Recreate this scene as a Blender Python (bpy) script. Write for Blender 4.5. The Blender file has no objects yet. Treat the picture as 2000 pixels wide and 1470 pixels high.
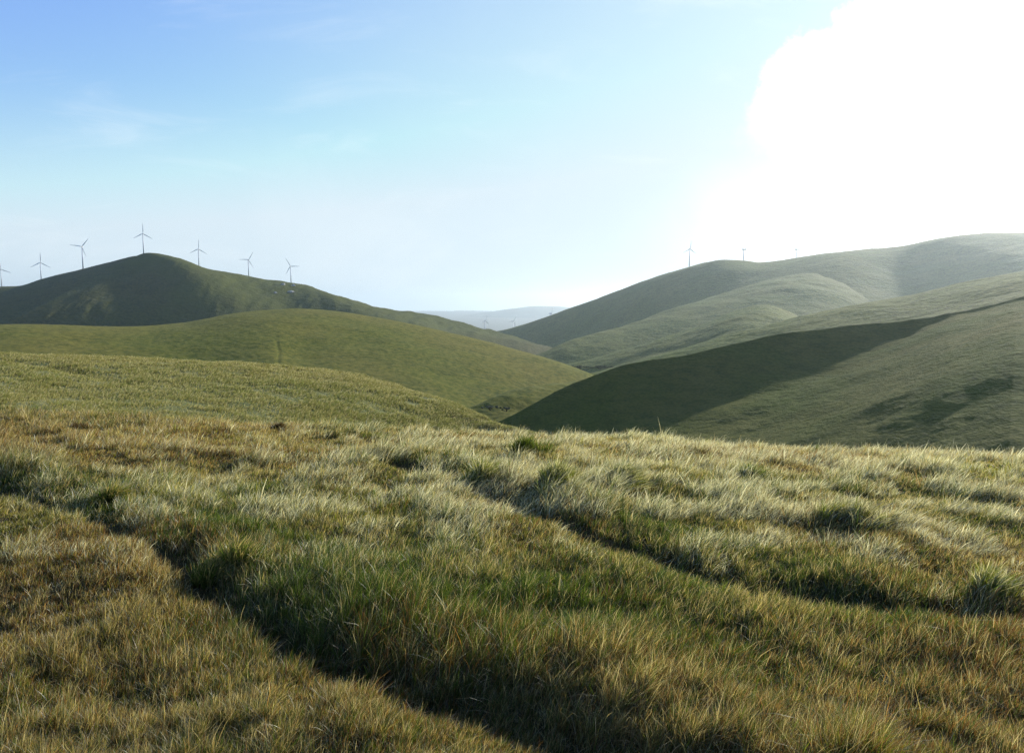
import bpy, bmesh, math, random
import numpy as np
from mathutils import Vector, Matrix

random.seed(7)
rng = np.random.default_rng(11)
C = bpy.context.scene.collection
R = math.radians

# ------------------------------------------------------------------ camera
F = 1550.0                                   # focal length in pixels of the 2000 px wide photograph
HORIZON = 590.0
EYE = 1.6
PITCH = math.atan((735 - HORIZON) / F)
cam_d = bpy.data.cameras.new('camera')
cam_d.sensor_fit = 'HORIZONTAL'; cam_d.sensor_width = 36; cam_d.lens = F / 2000 * 36
cam_d.clip_start = 0.05; cam_d.clip_end = 60000
cam = bpy.data.objects.new('camera', cam_d); C.objects.link(cam)
cam.location = (0, 0, EYE); cam.rotation_euler = (R(90) - PITCH, 0, 0)
bpy.context.scene.camera = cam

# ------------------------------------------------------------------ light
SUN_AZ, SUN_EL = R(40), R(20)                # azimuth to the right of the view, elevation
SKY_STRENGTH = 0.106
sc = bpy.context.scene
sc.view_settings.view_transform = 'Standard'
sc.view_settings.look = 'None'
sc.view_settings.gamma = 1
sc.view_settings.exposure = 0.55
sc.cycles.max_bounces = 6
sc.cycles.diffuse_bounces = 3
sc.cycles.glossy_bounces = 2
sc.cycles.transmission_bounces = 3
sc.cycles.volume_bounces = 1
sc.cycles.use_denoising = True
sc.cycles.denoising_input_passes = 'RGB_ALBEDO_NORMAL'
sc.cycles.denoising_prefilter = 'NONE'

sun_d = bpy.data.lights.new('sun', 'SUN'); sun_d.energy = 5.0; sun_d.angle = R(1.2); sun_d.color = (1.0, 0.93, 0.82)
sun = bpy.data.objects.new('sun', sun_d); C.objects.link(sun)
sd = Vector((math.sin(SUN_AZ) * math.cos(SUN_EL), math.cos(SUN_AZ) * math.cos(SUN_EL), math.sin(SUN_EL)))
sun.rotation_euler = sd.to_track_quat('Z', 'Y').to_euler()
sun.location = (60, 60, 60)


def pix_dir(px, py):
    """world direction of a photograph pixel (numpy friendly)"""
    u = (np.asarray(px, float) - 1000) / F
    v = (735 - np.asarray(py, float)) / F
    return u, math.cos(PITCH) + v * math.sin(PITCH), -math.sin(PITCH) + v * math.cos(PITCH)


def uw(px, py):
    x, y, z = pix_dir(px, py)
    return float(x / y), float(z / y)


class NT:
    """small helper for node trees"""
    def __init__(s, t): s.t = t; t.nodes.clear()
    def n(s, ty, **k):
        n = s.t.nodes.new(ty)
        for a, b in k.items():
            setattr(n, a, b)
        return n
    def link(s, a, b): s.t.links.new(a, b)
    def put(s, sock, v):
        if hasattr(v, 'is_output') or isinstance(v, bpy.types.NodeSocket): s.link(v, sock)
        else: sock.default_value = v
    def math(s, op, a, b=None, c=None, clamp=False):
        n = s.n('ShaderNodeMath', operation=op, use_clamp=clamp)
        s.put(n.inputs[0], a)
        if b is not None: s.put(n.inputs[1], b)
        if c is not None: s.put(n.inputs[2], c)
        return n.outputs[0]
    def ramp(s, v, lo, hi, a=0.0, b=1.0, smooth=True):
        n = s.n('ShaderNodeMapRange', interpolation_type='SMOOTHSTEP' if smooth else 'LINEAR')
        s.put(n.inputs[0], v); s.put(n.inputs[1], lo); s.put(n.inputs[2], hi); s.put(n.inputs[3], a); s.put(n.inputs[4], b)
        return n.outputs[0]
    def mix(s, f, a, b, mode='MIX'):
        n = s.n('ShaderNodeMix', data_type='RGBA', blend_type=mode)
        s.put(n.inputs[0], f); s.put(n.inputs[6], a); s.put(n.inputs[7], b)
        return n.outputs[2]
    def noise(s, vec, scale, detail=3, rough=0.55, dist=0.0):
        n = s.n('ShaderNodeTexNoise')
        s.link(vec, n.inputs['Vector'])
        n.inputs['Scale'].default_value = scale; n.inputs['Detail'].default_value = detail
        n.inputs['Roughness'].default_value = rough; n.inputs['Distortion'].default_value = dist
        return n.outputs[0]


def build_world():
    w = bpy.data.worlds.new('World'); sc.world = w; w.use_nodes = True
    T = NT(w.node_tree)
    sky = T.n('ShaderNodeTexSky', sky_type='NISHITA')
    sky.sun_disc = False; sky.sun_elevation = SUN_EL; sky.sun_rotation = SUN_AZ
    sky.altitude = 300; sky.air_density = 1.0; sky.dust_density = 0.12; sky.ozone_density = 3.5
    tc = T.n('ShaderNodeTexCoord'); sep = T.n('ShaderNodeSeparateXYZ'); T.link(tc.outputs['Generated'], sep.inputs[0])
    y = T.math('MAXIMUM', sep.outputs[1], 0.05)
    u = T.math('DIVIDE', sep.outputs[0], y); v = T.math('DIVIDE', sep.outputs[2], y)
    cmb = T.n('ShaderNodeCombineXYZ'); T.link(u, cmb.inputs[0]); T.link(v, cmb.inputs[1])
    p = cmb.outputs[0]
    n1 = T.noise(p, 11, 8, 0.62)
    n2 = T.noise(p, 3.2, 5, 0.6, 0.4)
    d = None
    for px, py, r in [(1560, 200, 72), (1640, 140, 88), (1612, 96, 50), (1730, 90, 100), (1860, 45, 120), (1960, 10, 150),
                      (1535, 200, 55), (1715, 180, 110), (1820, 190, 150), (2050, 130, 260), (2220, 230, 380), (1650, 60, 34)]:
        cu, cw = uw(px, py)
        vs = T.n('ShaderNodeVectorMath', operation='DISTANCE'); T.link(p, vs.inputs[0]); vs.inputs[1].default_value = (cu, cw, 0)
        q = T.math('SUBTRACT', vs.outputs['Value'], r / F)
        d = q if d is None else T.math('SMOOTH_MIN', d, q, 0.012)
    d = T.math('ADD', d, T.math('MULTIPLY', T.math('SUBTRACT', n1, 0.5), -0.13))
    soft = T.ramp(v, uw(1500, 330)[1], uw(1500, 170)[1], 0.07, 0.010)      # ragged crisp top, melting base
    body = T.math('SUBTRACT', 1.0, T.ramp(d, T.math('MULTIPLY', soft, -1.0), soft))
    # thin bright veil around the sun's side of the sky
    cu, cw = uw(2080, 440)
    sub = T.n('ShaderNodeVectorMath', operation='SUBTRACT'); T.link(p, sub.inputs[0]); sub.inputs[1].default_value = (cu, cw, 0)
    scl = T.n('ShaderNodeVectorMath', operation='MULTIPLY'); T.link(sub.outputs[0], scl.inputs[0]); scl.inputs[1].default_value = (1.0, 3.4, 1)
    ln = T.n('ShaderNodeVectorMath', operation='LENGTH'); T.link(scl.outputs[0], ln.inputs[0])
    dv = T.math('ADD', ln.outputs['Value'], T.math('MULTIPLY', T.math('SUBTRACT', n2, 0.5), 0.22))
    cu, cw = uw(2080, 330); d2 = T.n('ShaderNodeVectorMath', operation='DISTANCE'); T.link(p, d2.inputs[0]); d2.inputs[1].default_value = (cu, cw, 0)
    dr = T.math('ADD', d2.outputs['Value'], T.math('MULTIPLY', T.math('SUBTRACT', n2, 0.5), 0.22))
    veil = T.math('MULTIPLY', T.math('SUBTRACT', 1.0, T.ramp(dv, 0.26, 0.56)), 0.9)
    # low haze cloud band just above the skyline on the right
    wis = T.math('MULTIPLY', T.ramp(n2, 0.45, 0.75), T.ramp(v, 0.30, 0.02, 0, 0.45))
    m = T.math('MAXIMUM', body, veil)
    st = T.n('ShaderNodeVectorMath', operation='MULTIPLY'); T.link(p, st.inputs[0]); st.inputs[1].default_value = (1.0, 4.5, 1)
    cir = T.math('MULTIPLY', T.ramp(T.noise(st.outputs[0], 3.5, 6, 0.6, 0.6), 0.5, 0.8), 0.22)          # faint cirrus streaks
    m = T.math('MAXIMUM', m, cir)
    m = T.math('MAXIMUM', m, T.math('MULTIPLY', wis, T.ramp(u, -0.6, 0.3)))
    front = T.math('GREATER_THAN', sep.outputs[1], 0.05)
    m = T.math('MULTIPLY', m, front, clamp=True)
    # keep the sun's side of the cloud dazzling
    blue = T.mix(1.0, sky.outputs[0], (1.34, 1.32, 1.44, 1), 'MULTIPLY')      # clear spring air, a little bluer than the model
    cap = T.n('ShaderNodeMix', data_type='RGBA', blend_type='DARKEN'); cap.inputs[0].default_value = 1.0   # thin cloud in front of the sun's aureole
    T.link(blue, cap.inputs[6]); cap.inputs[7].default_value = (4.5, 5.4, 6.0, 1); blue = cap.outputs[2]
    # thin high veil paling the sky towards the sun, and the pale band over the horizon
    pale = T.math('MULTIPLY', T.math('SUBTRACT', 1.0, T.ramp(dr, 0.15, 1.25)), 0.7)
    band = T.math('MULTIPLY', T.math('SUBTRACT', 1.0, T.ramp(v, -0.02, 0.30)), 0.75)
    blue = T.mix(T.math('MULTIPLY', T.math('MAXIMUM', pale, band), front), blue, (4.95, 5.8, 6.3, 1))
    col = T.mix(m, blue, (7.6, 7.7, 7.8, 1))
    bg = T.n('ShaderNodeBackground'); T.link(col, bg.inputs[0]); bg.inputs[1].default_value = SKY_STRENGTH
    out = T.n('ShaderNodeOutputWorld'); T.link(bg.outputs[0], out.inputs[0])


build_world()

# ------------------------------------------------------------------ noise in numpy
_perm = rng.permutation(4096).astype(np.int64)
_val = rng.random(4096)


def vnoise(x, y, seed=0):
    x = np.asarray(x, float) + seed * 37.13; y = np.asarray(y, float) - seed * 11.7
    xi = np.floor(x).astype(np.int64); yi = np.floor(y).astype(np.int64)
    fx = x - xi; fy = y - yi
    fx = fx * fx * fx * (fx * (fx * 6 - 15) + 10); fy = fy * fy * fy * (fy * (fy * 6 - 15) + 10)
    def h(a, b): return _val[_perm[(a + _perm[b & 4095]) & 4095]]
    a = h(xi, yi) * (1 - fx) + h(xi + 1, yi) * fx
    b = h(xi, yi + 1) * (1 - fx) + h(xi + 1, yi + 1) * fx
    return (a * (1 - fy) + b * fy) * 2 - 1


def fbm(x, y, oct=4, seed=0, gain=0.5):
    s = 0; a = 1.0; t = 0
    for i in range(oct):
        s = s + a * vnoise(x * 2 ** i, y * 2 ** i, seed + i * 3); t += a; a *= gain
    return s / t


def sstep(a, b, x):
    t = np.clip((x - a) / (b - a), 0, 1); return t * t * (3 - 2 * t)


def curve(tab, x):
    """smooth interpolation of a table [(x, y)...] (monotone-ish cubic)"""
    xs = np.array([t[0] for t in tab], float); ys = np.array([t[1] for t in tab], float)
    d = np.diff(ys) / np.diff(xs)
    m = np.empty(len(xs)); m[0] = d[0]; m[-1] = d[-1]; m[1:-1] = (d[1:] + d[:-1]) / 2
    x = np.asarray(x, float); xc = np.clip(x, xs[0], xs[-1])
    k = np.clip(np.searchsorted(xs, xc, side='right') - 1, 0, len(xs) - 2)
    h = xs[k + 1] - xs[k]; t = (xc - xs[k]) / h
    return ((2 * t**3 - 3 * t**2 + 1) * ys[k] + (t**3 - 2 * t**2 + t) * h * m[k] + (-2 * t**3 + 3 * t**2) * ys[k + 1] + (t**3 - t**2) * h * m[k + 1]) + np.where(x < xs[0], (x - xs[0]) * m[0], 0) + np.where(x > xs[-1], (x - xs[-1]) * m[-1], 0)


# ------------------------------------------------------------------ mesh helpers
def mesh_np(name, V, Q, mat, col=None, smooth=True, parent=None):
    """V (n,3), Q (m,4) -> one linked mesh object"""
    me = bpy.data.meshes.new(name)
    n, m = len(V), len(Q)
    me.vertices.add(n); me.vertices.foreach_set('co', np.ascontiguousarray(V, np.float32).ravel())
    me.loops.add(m * 4); me.loops.foreach_set('vertex_index', np.ascontiguousarray(Q, np.int32).ravel())
    me.polygons.add(m); me.polygons.foreach_set('loop_start', np.arange(0, m * 4, 4, dtype=np.int32))
    me.polygons.foreach_set('use_smooth', np.full(m, smooth, bool))
    if col is not None:
        a = me.attributes.new('tint', 'FLOAT_COLOR', 'POINT')
        c4 = np.ones((n, 4), np.float32); c4[:, :3] = col
        a.data.foreach_set('color', c4.ravel())
    me.update(calc_edges=True)
    me.materials.append(mat)
    o = bpy.data.objects.new(name, me); C.objects.link(o)
    if parent: o.parent = parent
    return o


def grid_quads(nr, nc):
    i = np.arange(nr - 1)[:, None] * nc + np.arange(nc - 1)[None, :]
    return np.stack([i, i + 1, i + nc + 1, i + nc], -1).reshape(-1, 4)


def tag(o, label=None, cat=None, group=None, kind=None):
    if label: o['label'] = label
    if cat: o['category'] = cat
    if group: o['group'] = group
    if kind: o['kind'] = kind
    return o


# ------------------------------------------------------------------ materials
def grass_hill_mat(name, base, dry, dark, scale, bump=0.6, bump_scale=1.0, patch=None, streak=(1, 1, 1), bump_dist=0.6, fine_amt=0.6, spec=0.035, sheen=0.03):
    m = bpy.data.materials.new(name); m.use_nodes = True
    T = NT(m.node_tree)
    geo = T.n('ShaderNodeNewGeometry'); pos = geo.outputs['Position']
    st = T.n('ShaderNodeVectorMath', operation='MULTIPLY'); T.link(pos, st.inputs[0]); st.inputs[1].default_value = streak
    sp = st.outputs[0]
    big = T.noise(pos, scale, 4, 0.55, 0.3); mid = T.noise(sp, scale * 7, 4, 0.6); fine = T.noise(sp, scale * 45, 3, 0.65)
    c = T.mix(T.ramp(big, 0.35, 0.65), (*base, 1), (*dry, 1))
    c = T.mix(T.ramp(mid, 0.42, 0.72, 0, 0.75), c, (*dark, 1))
    c = T.mix(T.ramp(fine, 0.3, 0.75, 0.0, fine_amt), c, tuple(min(1, k * 1.75) for k in dry) + (1,))
    c = T.mix(T.ramp(fine, 0.5, 0.3, 0.0, 0.5), c, (*dark, 1))
    if patch:
        for (x, y, z), rad, pc in patch:
            d = T.n('ShaderNodeVectorMath', operation='DISTANCE'); T.link(pos, d.inputs[0]); d.inputs[1].default_value = (x, y, z)
            dd = T.math('ADD', d.outputs['Value'], T.math('MULTIPLY', T.math('SUBTRACT', T.noise(pos, 3.0 / rad, 4), 0.5), rad * 1.6))
            c = T.mix(T.ramp(dd, rad, rad * 0.5, 0, 0.8), c, (*pc, 1))
    b1 = T.noise(sp, bump_scale, 5, 0.65)
    bn = T.n('ShaderNodeBump'); bn.inputs['Strength'].default_value = bump; bn.inputs['Distance'].default_value = bump_dist
    T.link(b1, bn.inputs['Height'])
    p = T.n('ShaderNodeBsdfPrincipled'); T.link(c, p.inputs['Base Color']); p.inputs['Roughness'].default_value = 0.9
    p.inputs['Specular IOR Level'].default_value = spec
    p.inputs['Sheen Weight'].default_value = sheen; p.inputs['Sheen Roughness'].default_value = 0.5
    p.inputs['Sheen Tint'].default_value = (0.8, 0.9, 0.6, 1)
    T.link(bn.outputs[0], p.inputs['Normal'])
    o = T.n('ShaderNodeOutputMaterial'); T.link(p.outputs[0], o.inputs[0])
    return m


def blade_mat(name, gloss=0.07, trans=0.55):
    m = bpy.data.materials.new(name); m.use_nodes = True
    T = NT(m.node_tree)
    at = T.n('ShaderNodeAttribute'); at.attribute_name = 'tint'; c = at.outputs['Color']
    df = T.n('ShaderNodeBsdfDiffuse'); T.link(c, df.inputs[0])
    tr = T.n('ShaderNodeBsdfTranslucent')
    g = T.n('ShaderNodeMix', data_type='RGBA', blend_type='MULTIPLY'); g.inputs[0].default_value = 1; T.link(c, g.inputs[6]); g.inputs[7].default_value = (1.5, 1.42, 0.85, 1)
    T.link(g.outputs[2], tr.inputs[0])
    gl = T.n('ShaderNodeBsdfGlossy'); gl.inputs[0].default_value = (0.75, 0.78, 0.75, 1); gl.inputs['Roughness'].default_value = 0.45
    m1 = T.n('ShaderNodeMixShader'); m1.inputs[0].default_value = trans; T.link(df.outputs[0], m1.inputs[1]); T.link(tr.outputs[0], m1.inputs[2])
    m2 = T.n('ShaderNodeMixShader'); m2.inputs[0].default_value = gloss; T.link(m1.outputs[0], m2.inputs[1]); T.link(gl.outputs[0], m2.inputs[2])
    o = T.n('ShaderNodeOutputMaterial'); T.link(m2.outputs[0], o.inputs[0])
    return m


def paint_mat(name, col, rough=0.45):
    m = bpy.data.materials.new(name); m.use_nodes = True
    T = NT(m.node_tree)
    tc = T.n('ShaderNodeTexCoord')
    n = T.noise(tc.outputs['Object'], 0.8, 4)
    c = T.mix(T.ramp(n, 0.4, 0.8, 0, 0.35), (*col, 1), tuple(k * 0.75 for k in col) + (1,))
    p = T.n('ShaderNodeBsdfPrincipled'); T.link(c, p.inputs['Base Color']); p.inputs['Roughness'].default_value = rough
    o = T.n('ShaderNodeOutputMaterial'); T.link(p.outputs[0], o.inputs[0])
    return m


def soil_mat():
    m = bpy.data.materials.new('thatch_and_soil'); m.use_nodes = True
    T = NT(m.node_tree)
    geo = T.n('ShaderNodeNewGeometry'); pos = geo.outputs['Position']
    a = T.noise(pos, 1.3, 5); b = T.noise(pos, 22, 4, 0.65); k = T.noise(pos, 90, 3)
    c = T.mix(T.ramp(a, 0.35, 0.65), (0.045, 0.036, 0.014, 1), (0.05, 0.05, 0.016, 1))
    c = T.mix(T.ramp(b, 0.4, 0.7, 0, 0.8), c, (0.1, 0.08, 0.035, 1))
    c = T.mix(T.ramp(k, 0.5, 0.75, 0, 0.6), c, (0.17, 0.135, 0.065, 1))
    bn = T.n('ShaderNodeBump'); bn.inputs['Strength'].default_value = 0.9; bn.inputs['Distance'].default_value = 0.05
    T.link(T.math('ADD', b, k), bn.inputs['Height'])
    p = T.n('ShaderNodeBsdfPrincipled'); T.link(c, p.inputs['Base Color']); p.inputs['Roughness'].default_value = 0.95
    p.inputs['Specular IOR Level'].default_value = 0.1
    T.link(bn.outputs[0], p.inputs['Normal'])
    o = T.n('ShaderNodeOutputMaterial'); T.link(p.outputs[0], o.inputs[0])
    return m


SOIL = soil_mat()
BLADE = blade_mat('grass_blades')
BLADE_FAR = blade_mat('far_grass_blades', 0.05, 0.45)

# ------------------------------------------------------------------ the ground we stand on
CREST = [(-900, 788), (-300, 797), (0, 808), (300, 822), (700, 842), (1000, 861), (1200, 868), (1400, 877), (1600, 887), (2000, 906), (2400, 924), (2900, 944)]
MOUNDS = []                                   # filled in once the tussocks have been located
# wheel ruts of an old track: polylines on the ground (metres)
def hit_flat(px, py, z=0.0):
    x, y, dz = pix_dir(px, py); t = (z - EYE) / dz
    return float(x * t), float(y * t)

RUT_A = [hit_flat(*q) for q in [(-260, 900), (60, 965), (170, 1010), (330, 1110), (470, 1205), (640, 1300), (800, 1365), (1000, 1425), (1200, 1490), (1500, 1600)]]
RUT_B = [hit_flat(*q) for q in [(780, 905), (880, 935), (990, 985), (1110, 1035), (1250, 1085), (1440, 1140), (1620, 1172), (1800, 1196), (1980, 1212), (2300, 1250)]]


def line_dist(x, y, line):
    """distance to a polyline and the signed side (+ = towards the far side)"""
    best = np.full(np.shape(x), 1e9); side = np.zeros(np.shape(x))
    for (ax, ay), (bx, by) in zip(line[:-1], line[1:]):
        dx, dy = bx - ax, by - ay; L = dx * dx + dy * dy
        t = np.clip(((x - ax) * dx + (y - ay) * dy) / L, 0, 1)
        ex, ey = x - (ax + t * dx), y - (ay + t * dy)
        d = np.hypot(ex, ey); s = dx * ey - dy * ex
        k = d < best
        best = np.where(k, d, best); side = np.where(k, np.sign(s), side)
    return best, side


def ground_z(x, y, detail=True):
    x = np.asarray(x, float); y = np.asarray(y, float)
    r = np.hypot(x, y)
    az = np.clip(np.arctan2(x, y), -1.0, 0.95)
    pxe = 1000 + np.tan(az) * F * 0.995
    s = (curve(CREST, pxe) - HORIZON) / F / np.sqrt(1 + np.tan(az) ** 2)
    s = np.clip(s, 0.07, 0.25)
    Rc = 0.72 * 3.2 / s; r0 = 0.28 * 3.2 / s
    k = s / (2 * (Rc - r0))
    q = np.clip(r - r0, 0, None)
    q1 = 0.36 / (2 * k)
    z = np.where(q < q1, -k * q * q, -k * q1 * q1 - 0.36 * (q - q1))
    far = np.interp(r, [0, 100, 350, 600, 900, 1300, 1700, 2600, 4200, 9000, 14000], [-31, -31, -48, -80, -92, -80, -68, -135, -260, -200, -150])
    z = np.maximum(z, far)
    if detail:
        near = sstep(60, 25, r)
        da, _ = line_dist(x, y, RUT_A); db, _ = line_dist(x, y, RUT_B)
        wob = 1 + 0.35 * vnoise(x * 1.7, y * 1.7, 5)
        z = z + near * (0.09 * fbm(x * 0.55, y * 0.55, 3, 1) + 0.05 * fbm(x * 1.9, y * 1.9, 3, 2))
        for d, dep in ((da, 0.06), (db, 0.06)):
            z = z - dep * wob * np.clip(0.9 + 0.6 * vnoise(x * 1.15 + 3, y * 1.15, 29), 0.55, 1) * np.exp(-(d / 0.14) ** 2) * near + 0.03 * np.exp(-((d - 0.45) / 0.22) ** 2) * near
        for tx, ty, tr in MOUNDS:
            z = z + 0.30 * tr * np.exp(-((x - tx) ** 2 + (y - ty) ** 2) / (0.5 * tr) ** 2)
        z = z + sstep(60, 300, r) * 3 * fbm(x * 0.004, y * 0.004, 3, 3)
    return z


TUSS = []


def hit_ground(px, py):
    x, y, dz = [float(k) for k in pix_dir(px, py)]
    h = math.hypot(x, y); t = np.linspace(1.0, 45, 4000) / h
    zz = EYE + dz * t - ground_z(x * t, y * t)
    k = int(np.argmax(zz < 0)) if (zz < 0).any() else len(t) - 1
    return x * t[k], y * t[k], float(ground_z(x * t[k], y * t[k]))


TUSSOCKS = [(1020, 893, 0.26), (932, 948, 0.34), (1085, 950, 0.36), (1212, 950, 0.36), (1655, 1030, 0.40), (1457, 938, 0.20), (1326, 893, 0.17), (1600, 896, 0.17), (545, 842, 0.14), (155, 842, 0.15), (1925, 1165, 0.26), (220, 985, 0.26), (440, 1120, 0.24)]
for _x, _y, _r in TUSSOCKS:
    _p = hit_ground(_x, _y); TUSS.append((_p[0], _p[1], _r))
MOUNDS = list(TUSS)


az = np.radians(np.linspace(-180, 180, 721))
fine_az = np.radians(np.linspace(-48, 48, 961))
az = np.unique(np.concatenate([az[(az < fine_az[0]) | (az > fine_az[-1])], fine_az]))
rr = np.concatenate([[0.02], np.geomspace(0.4, 40, 420), np.geomspace(41, 14000, 160)])
GX = rr[:, None] * np.sin(az)[None]; GY = rr[:, None] * np.cos(az)[None]
GZ = ground_z(GX, GY)
ground = mesh_np('ground', np.stack([GX, GY, GZ], -1).reshape(-1, 3), grid_quads(*GX.shape)[:, ::-1], SOIL)
tag(ground, 'dark soil and thatch under the near grass slope', kind='structure')

# ------------------------------------------------------------------ hills
def soft_rows(px, r, z, s, shear, soften, step):
    """below its crest a hill forgets the crest's kinks: each lower row is slid sideways and smoothed along the hill"""
    r2, z2 = r.copy(), z.copy()
    for i, k in enumerate(s):
        d = 1 - k
        if shear:
            r2[i] = np.interp(px - shear * d, px, r[i]); z2[i] = np.interp(px - shear * d, px, z[i])
        w = soften * min(1, d * 1.3) / step
        if w > 0.7:
            n = int(3 * w) + 1; ker = np.exp(-0.5 * (np.arange(-n, n + 1) / w) ** 2); ker /= ker.sum()
            r2[i] = np.convolve(np.pad(r2[i], n, mode='edge'), ker, 'valid'); z2[i] = np.convolve(np.pad(z2[i], n, mode='edge'), ker, 'valid')
    return r2, z2


def hill(name, crest, foot, slope, mat, step=4.0, rows=110, amp=0.5, wl=30.0, back=0.35, m0=0.9, carve=None, back_len=None, seed=1, span=(-700, 2700), label=None, shear=0.0, soften=90.0):
    """a real hill: crest line (px, py, distance), foot line (px, py) and mean front slope (px, m).
    Returned grid rows run from the foot up to the crest, over it and down the far side."""
    px = np.arange(span[0], span[1] + step, step)
    cy = curve([(c[0], c[1]) for c in crest], px); Rc = curve([(c[0], c[2]) for c in crest], px)
    fy = curve(foot, px); m = curve(slope, px)
    fy = np.maximum(fy, cy + 6)
    ux, uy, uz = pix_dir(px, cy); h = np.hypot(ux, uy); sc_ = -uz / h; dx, dy = ux / h, uy / h
    vx, vy, vz = pix_dir(px, fy); sf = -vz / np.hypot(vx, vy)
    Rf = Rc * np.clip(sc_ + m, 0.02, None) / np.clip(sf + m, 0.03, None)
    Rf = np.minimum(Rf, Rc * 0.985)
    zc = EYE - sc_ * Rc; zf = EYE - sf * Rf
    s = np.linspace(0, 1, rows)[:, None]
    H = (zc - zf)[None]; L = (Rc - Rf)[None]
    m1 = np.clip((-sc_)[None] * L / np.where(np.abs(H) < 1e-3, 1e-3, H), -3, 2.2)
    # a short flat skirt in front sinks the foot below its neighbours
    h00 = s**3 - 2 * s**2 + s; h01 = 3 * s**2 - 2 * s**3; h11 = s**3 - s**2
    z = zf[None] + H * (h00 * m0 + h01 + h11 * m1)
    r = Rf[None] + L * s
    r, z = soft_rows(px, r, z, s[:, 0], shear, soften, step)
    Rf = r[0]; zf = z[0]
    skirt_r = np.stack([Rf * 0.80, Rf * 0.90, Rf * 0.96]); skirt_z = np.stack([zf - m * Rf * 0.26, zf - m * Rf * 0.11, zf - m * Rf * 0.042])
    bl = (back_len if back_len else Rc * 0.35)
    t = (np.linspace(0, 1, 34)[1:] ** 1.5)[:, None]
    d = t * bl
    dk = 0.3 * bl
    cur = (-sc_[None] * d) - np.where(d < dk, 0.5 * (back) / dk * d * d, 0.5 * back * dk + back * (d - dk))
    rb = Rc[None] + d; zb = zc[None] + cur
    r = np.concatenate([skirt_r, r, rb]); z = np.concatenate([skirt_z, z, zb])
    X = r * dx[None]; Y = r * dy[None]
    z = z + amp * fbm(X / wl, Y / wl, 5, seed) + (carve(px[None], r, X, Y, Rc[None], Rf[None]) if carve else 0)
    P = np.stack([X, Y, z], -1)
    o = mesh_np(name, P.reshape(-1, 3), grid_quads(*X.shape), mat)
    tag(o, label, kind='structure')
    return P, px, (3, 3 + rows)


def place(P, px, row, x):
    """a point of the crest row (or any row) of a hill above pixel column x"""
    j = np.interp(x, px, np.arange(len(px)))
    j0 = int(j); f = j - j0
    return P[row, j0] * (1 - f) + P[row, min(j0 + 1, len(px) - 1)] * f


G1, G2 = (0.062, 0.078, 0.020), (0.085, 0.080, 0.026)
mat_near = grass_hill_mat('shoulder_grass', (0.125, 0.145, 0.055), (0.165, 0.162, 0.075), (0.08, 0.095, 0.035), 0.06, 0.9, 1.6, bump_dist=0.35, streak=(1, 1, 1))
mat_green = grass_hill_mat('green_hill_grass', (0.076, 0.096, 0.009), (0.118, 0.104, 0.020), (0.044, 0.060, 0.008), 0.012, 0.5, 0.35, streak=(1, 1, 2), bump_dist=0.8)
mat_peak = grass_hill_mat('peak_hill_grass', (0.044, 0.058, 0.012), (0.064, 0.060, 0.018), (0.028, 0.036, 0.011), 0.008, 1.0, 0.14, streak=(1, 1, 1.5), bump_dist=2.0)
mat_right = grass_hill_mat('right_hill_grass', (0.062, 0.098, 0.013), (0.108, 0.112, 0.022), (0.034, 0.056, 0.010), 0.01, 0.8, 0.16, streak=(1, 1, 1.5), bump_dist=1.8, spec=0.05, sheen=0.03)
mat_spur = grass_hill_mat('spur_grass', (0.058, 0.082, 0.011), (0.100, 0.098, 0.022), (0.033, 0.048, 0.009), 0.03, 0.8, 0.5, streak=(1, 1, 4.0), bump_dist=0.7, fine_amt=0.35, spec=0.015, sheen=0.02)
mat_far = grass_hill_mat('far_mountain', (0.06, 0.07, 0.04), (0.08, 0.08, 0.05), (0.05, 0.055, 0.04), 0.0006, 0.3, 0.002, bump_dist=20)

# far mountains
hill('mountain', [(-700, 606, 13600), (300, 604, 13600), (700, 607, 13600), (820, 610, 13600), (900, 607, 13600), (1000, 609, 13600), (1200, 603, 13600), (2700, 600, 13600)],
     [(-700, 640), (2700, 640)], [(-700, .15), (2700, .15)], mat_far, step=6, rows=30, amp=20, wl=900, seed=21, label='faint blue mountains on the far horizon')
hill('mountain', [(-700, 640, 10500), (700, 640, 10500), (830, 634, 10500), (880, 621, 10500), (930, 612, 10500), (970, 607, 10500), (1010, 602, 10500), (1045, 598, 10500), (1090, 597, 10500), (1130, 603, 10500), (1250, 606, 10500), (1600, 600, 10500), (2700, 600, 10500)],
     [(-700, 660), (2700, 660)], [(-700, .2), (2700, .2)], mat_far, step=3, rows=40, amp=26, wl=600, seed=22, label='hazy blue mountain seen through the gap')

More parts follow.
